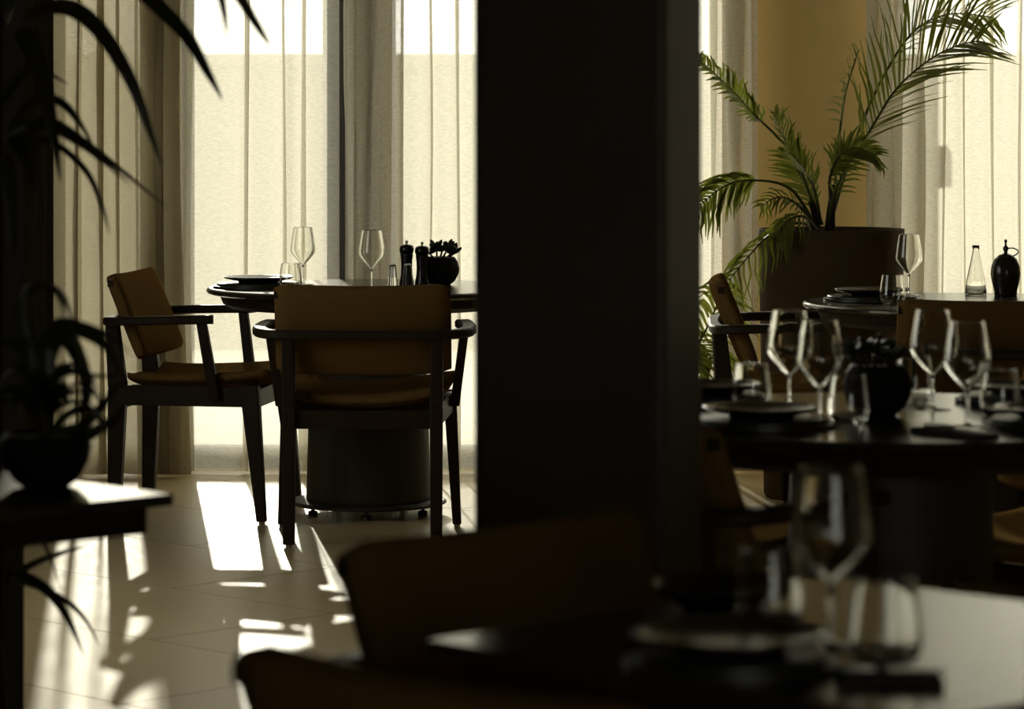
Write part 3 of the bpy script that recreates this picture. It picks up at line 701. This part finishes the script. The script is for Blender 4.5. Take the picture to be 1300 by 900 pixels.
named = [
    ([(20, 45, 5.75), (45, 22, 5.70), (85, 12, 5.66), (125, 38, 5.63), (165, 100, 5.60), (190, 165, 5.60), (206, 212, 5.60)], 0.030),
    ([(22, 40, 5.75), (38, 55, 5.68), (58, 110, 5.64), (70, 175, 5.62), (77, 232, 5.62)], 0.030),
    ([(80, -130, 5.75), (130, -60, 5.68), (185, -5, 5.62), (235, 45, 5.58), (265, 95, 5.56), (283, 128, 5.56)], 0.028),
    ([(110, -150, 5.75), (190, -120, 5.7), (265, -60, 5.66), (283, 5, 5.64), (288, 44, 5.64)], 0.020),
    ([(110, -150, 5.75), (200, -110, 5.8), (285, -30, 5.82), (325, 30, 5.82), (343, 58, 5.82)], 0.022),
    ([(10, 165, 5.75), (45, 130, 5.72), (75, 130, 5.70), (100, 155, 5.68), (122, 192, 5.66)], 0.018),
    ([(10, 168, 5.75), (60, 155, 5.78), (105, 180, 5.80), (160, 222, 5.82), (214, 265, 5.84)], 0.016),
    ([(12, 172, 5.75), (60, 165, 5.70), (95, 180, 5.66), (130, 205, 5.64), (167, 236, 5.62)], 0.016),
    ([(12, 172, 5.75), (70, 185, 5.8), (110, 220, 5.82), (130, 265, 5.83), (139, 298, 5.83)], 0.013),
    ([(12, 175, 5.75), (28, 190, 5.70), (45, 235, 5.66), (58, 300, 5.65)], 0.020),
    ([(8, 175, 5.75), (30, 170, 5.68), (42, 195, 5.62), (48, 250, 5.60)], 0.022),
    ([(6, 130, 5.75), (30, 95, 5.8), (55, 92, 5.82), (88, 108, 5.84)], 0.016),
    ([(10, 30, 5.75), (25, -10, 5.7), (50, -40, 5.68), (90, -50, 5.66)], 0.026),
    ([(5, 20, 5.75), (10, -20, 5.72), (14, -60, 5.70)], 0.030),
    ([(5, 200, 5.75), (15, 250, 5.72), (18, 330, 5.71)], 0.026),
    ([(5, 735, 5.72), (25, 733, 5.68), (60, 752, 5.64), (85, 785, 5.62), (107, 834, 5.62)], 0.022),
    ([(5, 735, 5.72), (45, 745, 5.76), (85, 765, 5.80), (110, 790, 5.82), (127, 822, 5.82)], 0.012),
    ([(5, 738, 5.72), (45, 715, 5.76), (80, 702, 5.78), (112, 692, 5.80)], 0.012),
    ([(5, 740, 5.72), (30, 690, 5.70), (48, 680, 5.70), (62, 705, 5.70), (78, 752, 5.70)], 0.010),
]
for pl, w in named: pix_leaf(t, base, pl, w * 1.25, rnd)

base = P(58, 617, 5.05); base.z = ZT
t = thing('bowl_plant', 'dark spiky-leaved plant in a black bowl on the left table', 'plant', base)
bm = bmesh.new(); lathe(bm, [(0, 0), (0.034, 0), (0.050, 0.012), (0.066, 0.040), (0.070, 0.062), (0.064, 0.080), (0.058, 0.082), (0.056, 0.074), (0, 0.070)], 40); obj('pot', bm, 'blackpot', t, True)
bm = bmesh.new(); lathe(bm, [(0, 0.078), (0.03, 0.077), (0.056, 0.074)], 30); obj('soil', bm, 'soil', t)
bm = bmesh.new(); tube(bm, spline([(0, 0, 0.07), (-0.005, 0.0, 0.11), (-0.012, 0, 0.16)], 4), 0.011, 8); obj('cane', bm, 'bark', t, True)
dd = 5.05
named = [
    ([(50, 500), (35, 430), (30, 385), (52, 364), (80, 378), (96, 416)], 0.018),
    ([(50, 500), (28, 420), (30, 375), (50, 362), (72, 375), (88, 420)], 0.012),
    ([(52, 500), (55, 440), (80, 418), (110, 425), (138, 445), (152, 478)], 0.026),
    ([(52, 500), (50, 445), (70, 415), (105, 415), (140, 428), (165, 450)], 0.014),
    ([(55, 510), (58, 450), (75, 428), (95, 450), (108, 490), (106, 520), (98, 548)], 0.024),
    ([(55, 530), (65, 490), (85, 472), (120, 478), (160, 476)], 0.012),
    ([(70, 548), (95, 550), (115, 535), (140, 505), (157, 478)], 0.020),
    ([(70, 560), (105, 558), (130, 545), (150, 528), (158, 512)], 0.018),
    ([(50, 520), (40, 470), (20, 440), (-10, 430)], 0.024),
    ([(48, 520), (42, 470), (48, 430), (52, 480), (50, 505)], 0.018),
    ([(55, 540), (62, 510), (80, 498), (95, 505)], 0.018),
    ([(50, 540), (30, 500), (5, 495), (-20, 510)], 0.022),
    ([(52, 535), (45, 500), (58, 470), (72, 490), (76, 530)], 0.020),
    ([(60, 555), (85, 530), (110, 520), (130, 535), (140, 560)], 0.013),
]
for i, (pl, w) in enumerate(named):
    sgn = (-1) ** i
    pl = [(x, y, dd + sgn * 0.05 * (k / len(pl)) * (0.4 + rnd.random())) for k, (x, y) in enumerate(pl)]
    pix_leaf(t, base, pl, w * 1.55, rnd)
for i in range(16):                                   # the shorter leaves crowding the middle of the rosette
    a = i * 2.4; L = rnd.uniform(0.07, 0.12); z0 = 0.085 + 0.06 * rnd.random()
    d = Vector((math.cos(a), math.sin(a), 0))
    strap_leaf(t, [Vector((0, 0, z0)), d * L * 0.35 + Vector((0, 0, z0 + L * 0.35)), d * L * 0.75 + Vector((0, 0, z0 + L * 0.42)), d * L * 1.05 + Vector((0, 0, z0 + L * 0.15))], 0.024, (0.1, -0.3, 0.9))

# big planter with a feather palm
def frond(parent, base, pxs, L, n, seed, start=0.35, droop=0.35, wid=0.012, spread=1.0, m='palm', roll=0.95):
    rnd = random.Random(seed)
    ctrl = [P(x, y, d) - base for x, y, d in pxs]
    sp = spline(ctrl, 8); N = len(sp)
    bm = bmesh.new()
    for k in range(n):
        u = start + (1 - start) * (k + 0.5) / n
        i = min(int(u * (N - 1)), N - 2); p = sp[i].lerp(sp[i + 1], u * (N - 1) - i)
        t = (sp[min(i + 2, N - 1)] - sp[max(i - 1, 0)]).normalized()
        side = t.cross(Vector((0, 0, 1)))
        if side.length < 0.2: side = Vector((1, 0, 0))
        side.normalize(); up = side.cross(t)
        side, up = side * math.cos(roll) + up * math.sin(roll), up * math.cos(roll) - side * math.sin(roll)
        ll = L * (0.35 + 1.0 * math.sin(PI * min(1, 0.18 + 0.80 * (u - start) / (1 - start))) ** 0.8) * rnd.uniform(0.8, 1.1)
        for s in (-1, 1):
            d = (t * rnd.uniform(0.65, 0.95) + side * s * 0.75 * spread + up * rnd.uniform(0.25, 0.5)).normalized()
            pts = [p + d * ll * q - Vector((0, 0, 1)) * droop * ll * q * q + Vector((rnd.uniform(-1, 1), rnd.uniform(-1, 1), 0)) * 0.01 * q for q in (0, 0.25, 0.5, 0.75, 1)]
            ribbon(bm, pts, wid * 1.3 * rnd.uniform(0.8, 1.15), 0.15, up * 0.8 + Vector((rnd.uniform(-0.4, 0.4), rnd.uniform(-0.6, 0.1), 0.2)), lambda q: max(0.08, (0.5 + 1.6 * q) if q < 0.3 else 1 - (q - 0.3) ** 1.6 * 1.5))
    f = obj('frond', bm, m, parent, True)
    bm = bmesh.new(); tube(bm, sp, [0.006 * (1 - 0.8 * i / (N - 1)) + 0.0008 for i in range(N)], 6); obj('rachis', bm, m, f, True)
base = Vector((P(1055, 300, 11.45).x, 11.45, 0))
t = thing('potted_palm', 'green feather palm in a tall dark planter before the ochre wall', 'plant', base)
bm = bmesh.new(); lathe(bm, [(0, 0), (0.225, 0), (0.232, 0.01), (0.252, 0.90), (0.254, 0.925), (0.234, 0.925), (0.230, 0.87), (0, 0.865)], 64); obj('planter', bm, 'matpot', t, True)
bm = bmesh.new(); lathe(bm, [(0, 0.885), (0.12, 0.88), (0.230, 0.868)], 40); obj('soil', bm, 'soil', t)
for (a, b, c_) in (((1050, 310, 11.45), (1052, 280, 11.45), (1058, 240, 11.44)), ((1040, 310, 11.42), (1036, 280, 11.42), (1030, 255, 11.42)), ((1058, 310, 11.42), (1056, 270, 11.41), (1060, 235, 11.4))):
    bm = bmesh.new(); tube(bm, spline([P(*a) - base, P(*b) - base, P(*c_) - base], 4), 0.012, 8); obj('stem', bm, 'bark', t, True)
FR = [
    ([(1058, 270, 11.45), (1078, 208, 11.42), (1105, 165, 11.40), (1138, 113, 11.36), (1180, 76, 11.33), (1215, 58, 11.31), (1242, 52, 11.30)], 0.25, 36, 0.26, 0.12, 0.0095, 0.9),
    ([(1056, 270, 11.45), (1085, 180, 11.50), (1120, 100, 11.52), (1160, 40, 11.55), (1205, 18, 11.56), (1262, 22, 11.58)], 0.23, 32, 0.42, 0.20, 0.009, 0.9),
    ([(1060, 240, 11.45), (1065, 180, 11.60), (1073, 120, 11.70), (1090, 64, 11.75)], 0.09, 11, 0.45, 0.3, 0.007, 1.0),
    ([(1055, 262, 11.43), (1054, 225, 11.36), (1066, 198, 11.30), (1088, 188, 11.25), (1112, 198, 11.22)], 0.10, 26, 0.25, 0.35, 0.011, 1.1),
    ([(1040, 285, 11.42), (1012, 205, 11.40), (985, 172, 11.38), (958, 146, 11.36), (925, 110, 11.34), (888, 76, 11.32)], 0.09, 24, 0.52, 0.3, 0.011, 0.8),
    ([(1034, 285, 11.42), (1004, 240, 11.35), (960, 229, 11.30), (920, 236, 11.26), (880, 268, 11.22)], 0.10, 22, 0.50, 0.6, 0.012, 1.0),
    ([(1040, 292, 11.40), (1012, 283, 11.33), (975, 300, 11.27), (948, 328, 11.24), (925, 356, 11.22)], 0.08, 12, 0.25, 0.9, 0.009, 1.1),
    ([(1042, 285, 11.42), (1032, 235, 11.40), (1005, 195, 11.38), (982, 145, 11.36)], 0.10, 20, 0.30, 0.2, 0.010, 0.7),
    ([(1050, 285, 11.40), (1060, 245, 11.35), (1078, 205, 11.32), (1085, 195, 11.30)], 0.08, 14, 0.3, 0.4, 0.011, 1.0),
    ([(1044, 285, 11.46), (1030, 250, 11.52), (1012, 215, 11.56), (1000, 190, 11.60)], 0.09, 16, 0.2, 0.2, 0.010, 0.9),
    ([(1036, 290, 11.40), (1015, 262, 11.36), (990, 250, 11.33), (965, 262, 11.30)], 0.07, 12, 0.3, 0.5, 0.007, 1.0),
    ([(1036, 292, 11.36), (1020, 275, 11.28), (1000, 280, 11.24), (985, 300, 11.22)], 0.07, 12, 0.2, 0.9, 0.008, 1.0),
]
for i, (pl, L, n, st, dr, wd, spd) in enumerate(FR): frond(t, base, pl, L, n, 40 + i, st, dr, wd, spd)
base = Vector((0.42, 11.62, 0))
t = thing('potted_palm', 'low green palm half hidden between the column and the armchair', 'plant', base)
bm = bmesh.new(); lathe(bm, [(0, 0), (0.12, 0), (0.125, 0.008), (0.15, 0.30), (0.137, 0.30), (0.135, 0.27), (0, 0.265)], 40); obj('planter', bm, 'matpot', t, True)
bm = bmesh.new(); lathe(bm, [(0, 0.275), (0.07, 0.273), (0.135, 0.267)], 30); obj('soil', bm, 'soil', t)
for i, (pl, L, n, st, dr) in enumerate((
    ([(803, 520, 11.62), (845, 470, 11.60), (880, 445, 11.58), (905, 400, 11.55), (918, 362, 11.54)], 0.20, 18, 0.30, 0.8),
    ([(803, 520, 11.62), (840, 450, 11.66), (868, 430, 11.70), (893, 440, 11.72), (905, 462, 11.74)], 0.16, 16, 0.30, 0.9),
    ([(803, 520, 11.62), (795, 450, 11.6), (770, 400, 11.58), (745, 380, 11.56)], 0.16, 16, 0.30, 0.6))):
    frond(t, base, pl, L, n, 80 + i, st, dr, 0.013, 0.9)

# ------------------------------------------------------------------ outdoors, faint behind the right curtain
t = thing('garden_table', 'faint outdoor table seen through the right sheer curtain', 'table', (2.28, 15.0, -0.03))
for k in range(6):
    bm = bmesh.new(); box(bm, -0.35, 0.35, -0.26 + k * 0.09, -0.18 + k * 0.09, 0.60, 0.62); obj('slat', bm, 'outwood', t)
for sx in (-1, 1):
    for sy in (-1, 1):
        bm = bmesh.new(); frustum(bm, (sx * 0.36, sy * 0.22, 0), (0.03, 0.03), (sx * 0.26, sy * 0.18, 0.60), (0.03, 0.03)); obj('leg', bm, 'outwood', t)
bm = bmesh.new(); box(bm, 1.22, 1.413, 13.2, 13.4, -0.05, 1.78, 0.004); box(bm, 1.413, 1.470, 13.24, 13.36, 1.33, 1.46, 0.004)
o = obj('terrace_post', bm, 'garden'); tag(o, 'pale post outside, shading the right sheer curtain', 'post')
